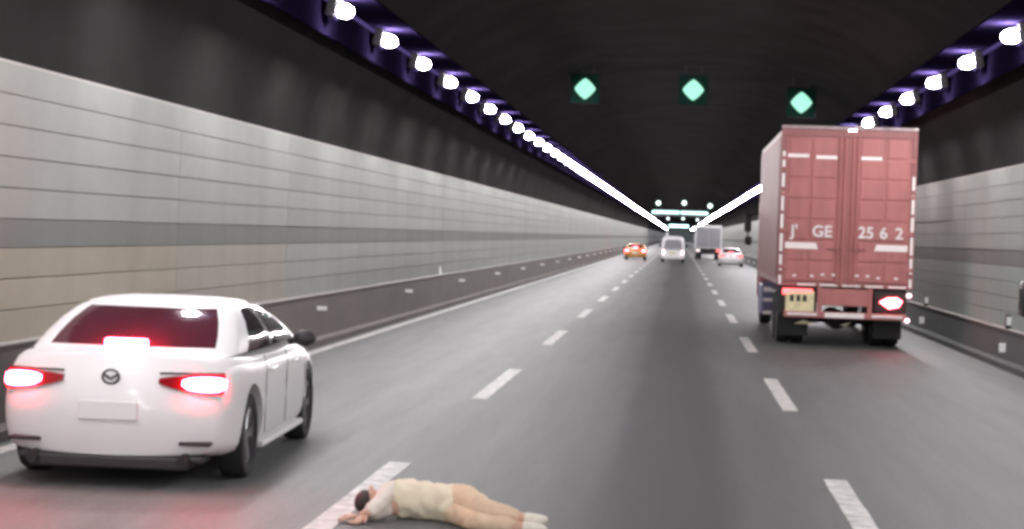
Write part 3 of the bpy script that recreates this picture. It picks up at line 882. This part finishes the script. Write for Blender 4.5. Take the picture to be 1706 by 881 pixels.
# ---- far white van
def van(loc):
    root = empty('white_van', loc); tag(root, 'far white van with a rounded rear in the middle lane', 'van')
    # rounded-section body lofted along y
    bm = bmesh.new(); rings = []
    for y, k, zt in ((0.0, .90, 1.86), (.06, .96, 1.98), (.25, 1.0, 2.06), (3.0, 1.0, 2.08), (3.7, .98, 1.95), (4.3, .95, 1.25), (4.9, .88, 1.1), (5.0, .8, .95)):
        w = .93*k; b = .30
        h = [(0, b), (w*.9, b), (w, b+.12), (w*1.0, .95), (w*.97, b+(zt-b)*.62), (w*.88, b+(zt-b)*.90), (w*.68, zt-.02), (0, zt+.01)]
        full = h + [(-x, z) for x, z in reversed(h[1:-1])]
        rings.append([bm.verts.new((x, y + (0.10*max(0, z-1.0) if y < .3 else 0), z)) for x, z in full])
    N = len(rings[0])
    for a, b in zip(rings, rings[1:]):
        for k in range(N): bm.faces.new((a[k], a[(k+1) % N], b[(k+1) % N], b[k]))
    bm.faces.new(rings[0]); bm.faces.new(rings[-1])
    bmesh.ops.recalc_face_normals(bm, faces=bm.faces)
    me = bpy.data.meshes.new('body'); bm.to_mesh(me); bm.free(); me.shade_smooth(); me.set_sharp_from_angle(angle=R(40))
    body = link('body', me, M['white'], root)
    mb = MB(); mb.prism([(-.70, 1.12), (.70, 1.12), (.62, 1.68), (.40, 1.78), (-.40, 1.78), (-.62, 1.68)], 'y', -.02, .0)
    o = mb.build('rear_window', mat('hazy_glass', (.30, .29, .32), .15), root); 
    for v in o.data.vertices: v.co.y += .10*max(0, v.co.z-1.0)
    for s in (-1, 1):
        mb = MB(); mb.box(*sorted((s*.66, s*.84)), -.03, .02, .62, .98, bev=.01); mb.build('tail_light', emit('van_tail', (1, .72, .76), 3.0), root)
        for ay in (.95, 3.95): wheel(root, s*.80, ay, .33, .2, s)
        mb = MB(); mb.box(*sorted((s*.96, s*1.12)), 3.6, 3.68, 1.15, 1.4, bev=.03); mb.build('door_mirror', M['plastic'], root)
        mb = MB(); mb.box(*sorted((s*.905, s*.935)), .5, 3.4, 1.2, 1.65, bev=.01); mb.build('side_window', M['glass'], root)
    mb = MB(); mb.box(-.86, .86, -.06, .04, .36, .52, bev=.02); mb.build('rear_bumper', M['white'], root)
    mb = MB(); mb.box(-.80, .80, -.02, .02, 1.02, 1.06); mb.build('trim_line', M['dark'], root)
    mb = MB(); mb.box(-.24, .24, -.03, .01, .66, .80); mb.build('licence_plate', M['plate'], root)
    mb = MB(); mb.box(-.60, -.40, .9, 1.4, 2.04, 2.34, bev=.04); mb.build('roof_vent', M['whitebox'], root)
    return root
van((-.47, 141.0, 0))

# ------------------------------------------------------------------ small things on the barriers and walls
p = empty('delineator', (XL+.01, 44.7, HL-.004)); tag(p, 'small white pointed marker standing on top of the left barrier', 'marker')
mb = MB(); mb.cyl((0, 0, 0.02), (0, 0, .21), .06, .012, n=14); mb.build('cone', M['whitebox'], p, smooth=40)
mb = MB(); mb.box(-.07, .07, -.07, .07, 0, .02, bev=.005); mb.build('base', M['whitebox'], p)

p = empty('wall_box', (XR-.03, 28.35, 1.22)); tag(p, 'dark rounded box on the right wall at the photo edge', 'wall box')
mb = MB(); mb.box(-.16, .03, -.22, .22, -.28, .28, bev=.07); mb.build('case', M['plastic'], p, smooth=50)
mb = MB(); mb.box(-.172, -.16, -.12, .12, -.16, .16, bev=.004); mb.build('cover', M['chassis'], p)
mb = MB(); mb.box(-.182, -.172, .06, .09, -.05, .05, bev=.003); mb.build('latch', M['metal'], p)

# ------------------------------------------------------------------ the person lying on the road
def skin_mesh(name, pts, edges, m, parent, root_i=0, sub=2):
    """pts: list of (Vector, rx, ry)"""
    me = bpy.data.meshes.new(name); me.from_pydata([tuple(p[0]) for p in pts], edges, [])
    o = link(name, me)
    o.modifiers.new('sk', 'SKIN')
    for i, p in enumerate(pts):
        sv = me.skin_vertices[0].data[i]; sv.radius = (p[1], p[2] if len(p) > 2 else p[1]); sv.use_root = (i == root_i)
    o.modifiers['sk'].use_smooth_shade = True
    s_ = o.modifiers.new('su', 'SUBSURF'); s_.levels = sub; s_.render_levels = sub
    new = evaluated(o); o.modifiers.clear(); o.data = new; new.materials.clear(); new.materials.append(m); new.shade_smooth()
    o.parent = parent
    return o

def person():
    o0 = at(690, 868, 0.0)
    root = empty('person', o0)
    tag(root, 'person in cream top and pale shoes lying on the road near the white car', 'person')
    L = lambda px, py, h: at(px, py, h) - o0
    V3 = Vector
    # body lies on its side, back up and away, head to the left, knees drawn towards the camera; local x = right, y = away
    def P(px, y, h):   # across position from the photo column, y away from the camera, h height
        # convert photo column at that depth into x
        yy = o0.y + y
        x = 0.0
        lo, hi = -6.0, 3.0
        for _ in range(40):
            mid = (lo+hi)/2
            c = M_wc @ V3((mid, yy, h-CAM_H)); qx = W_PX/2 + F_PX*c.x/(-c.z)
            if qx < px + 6: lo = mid
            else: hi = mid
        return V3((lo-o0.x, y, h))
    pelvis = P(742, .06, .13); spine = P(706, .11, .125); chest = P(668, .14, .13); neck = P(634, .14, .12)
    headc = P(614, .12, .105)
    crown = P(602, .10, .105)
    # shoulders: one on the road, one up
    shU = P(646, .11, .20); shD = P(642, .06, .075)
    elU = P(624, -.06, .105); wrU = P(602, -.17, .05)
    elD = P(616, -.06, .05); wrD = P(592, -.12, .04)
    hipU = P(758, .04, .17); hipD = P(754, .0, .085)
    knU = P(808, -.31, .13); knD = P(800, -.36, .065)
    anU = P(868, -.30, .10); anD = P(866, -.36, .05)
    toU = P(903, -.33, .10); toD = P(901, -.40, .05)
    pts = [(pelvis, .085), (spine, .085), (chest, .09), (neck, .052), (shU, .062), (elU, .042), (wrU, .030), (shD, .06), (elD, .042), (wrD, .030),
           (hipU, .085), (knU, .060), (anU, .040), (hipD, .085), (knD, .058), (anD, .040),
           (toU, .032), (toD, .032)]
    edges = [(0, 1), (1, 2), (2, 3), (2, 4), (4, 5), (5, 6), (2, 7), (7, 8), (8, 9), (0, 10), (10, 11), (11, 12), (12, 16), (0, 13), (13, 14), (14, 15), (15, 17)]
    # midpoints keep calves fuller than ankles
    def add(a, b, t, r, off=V3((0, 0, 0))):
        i = len(pts); pts.append((pts[a][0].lerp(pts[b][0], t)+off, r))
        edges.remove((a, b)); edges.extend([(a, i), (i, b)]); return i
    add(11, 12, .35, .056); add(14, 15, .35, .054); add(10, 11, .5, .074); add(13, 14, .5, .072)
    # head joins the neck
    i = len(pts); pts.append((headc, .085, .095)); edges.append((3, i)); pts.append((crown, .075, .085)); edges.append((i, i+1))
    body = skin_mesh('body', pts, edges, M['skin'], root)
    # face: looking down towards the camera side
    fd = V3((-.1, -1, -.1)).normalized(); ax = (crown-neck).normalized()
    mb = MB(); mb.ball(headc+fd*.095+ax*.0, .014, .02, .012, 10, 6); mb.build('nose', M['skin'], root, smooth=180)
    side = fd.cross(ax).normalized()
    for s in (-1, 1):
        mb = MB(); mb.ball(headc+fd*.085+ax*.03+side*s*.032, .011, .008, .008, 10, 6); mb.build('eye', M['hair'], root, smooth=180)
        mb = MB(); mb.ball(headc+side*s*.088, .016, .02, .026, 10, 6); mb.build('ear', M['skin'], root, smooth=180)
    mb = MB(); mb.ball(headc+fd*.086-ax*.045, .010, .008, .022, 10, 6); mb.build('mouth', M['tan'], root, smooth=180)
    # hair: cap over the back and crown of the head, with strands falling on the road
    skin_mesh('hair', [(headc - fd*.03 + ax*.015, .10, .10), (crown - fd*.012 + ax*.01, .095, .09), (crown + ax*.05 + V3((0, -.03, -.05)), .045, .04)],
              [(0, 1), (1, 2)], M['hair'], root)
    # hands: palm, four fingers and a thumb
    def hand(w, e, up):
        d = (w-e).normalized(); sd = d.cross(V3((0, 0, 1))).normalized()
        palm_e = w + d*.085
        hp = [(w, .026, .02), (palm_e, .036, .016)]; he = [(0, 1)]
        for j, (o_, ln) in enumerate(((-.030, .062), (-.010, .076), (.010, .070), (.029, .054))):
            b = palm_e + sd*o_; k = len(hp)
            dz = V3((0, 0, -.012))
            hp += [(b, .0105), (b + d*ln*.55 + dz*.4 + sd*o_*.2, .009), (b + d*ln + dz*1.6 + sd*o_*.3, .0075)]
            he += [(1, k), (k, k+1), (k+1, k+2)]
        k = len(hp); t0 = w + d*.03 - sd*.03*up
        hp += [(t0, .013), (t0 + d*.03 - sd*.028*up, .010), (t0 + d*.055 - sd*.036*up, .008)]
        he += [(0, k), (k, k+1), (k+1, k+2)]
        for q in range(len(hp)):
            v = hp[q][0]; hp[q] = (V3((v.x, v.y, max(v.z, .014))), *hp[q][1:])
        skin_mesh('hand', hp, he, M['skin'], root)
    hand(wrU, elU, 1); hand(wrD, elD, -1)
    # clothes: top with sleeves, shorts to the knee, shoes
    def cloth(o, amt):
        tx = bpy.data.textures.new('folds', 'CLOUDS'); tx.noise_scale = .085; tx.noise_depth = 2
        d_ = o.modifiers.new('d', 'DISPLACE'); d_.texture = tx; d_.strength = amt; d_.mid_level = .5; d_.texture_coords = 'LOCAL'
        new = evaluated(o); o.modifiers.clear(); o.data = new; new.shade_smooth()
        for v in new.vertices: v.co.z = max(v.co.z, .006)
    top = skin_mesh('top', [(P(784, -.06, .12), .128), (P(756, .02, .13), .145), (P(716, .10, .128), .142), (spine, .140), (P(684, .13, .13), .146), (chest, .150), (P(652, .14, .13), .138), (P(639, .14, .125), .085)],
              [(k, k+1) for k in range(7)], M['cream'], root, sub=3)
    cloth(top, .05)
    for sh, el, wr, r_ in ((shU, elU, wrU, .078), (shD, elD, wrD, .068)):
        q = skin_mesh('sleeve', [(chest.lerp(sh, .6), r_), (sh, r_), (sh.lerp(el, .5), r_*.88), (el, r_*.78), (el.lerp(wr, .85), r_*.6)], [(k, k+1) for k in range(4)], M['sleeve'], root, sub=3)
        cloth(q, .025)
    for hp_, kn, an, r_ in ((hipU, knU, anU, .122), (hipD, knD, anD, .112)):
        q = skin_mesh('trouser_leg', [(P(736, .07, .13), .10), (hp_, r_), (hp_.lerp(kn, .5), r_*.86), (kn, r_*.70), (kn.lerp(an, .45), r_*.62), (kn.lerp(an, .92), r_*.50)],
                      [(k, k+1) for k in range(5)], M['tan'], root, sub=3)
        cloth(q, .042)
    for a, t in ((anU, toU), (anD, toD)):
        d = (t-a)
        sh = skin_mesh('shoe', [(a - d*.12, .046, .05), (a + d*.25, .050, .046), (a + d*.75, .046, .040), (t + d*.15, .034, .030)], [(0, 1), (1, 2), (2, 3)], M['shoe'], root)
    return root
person()
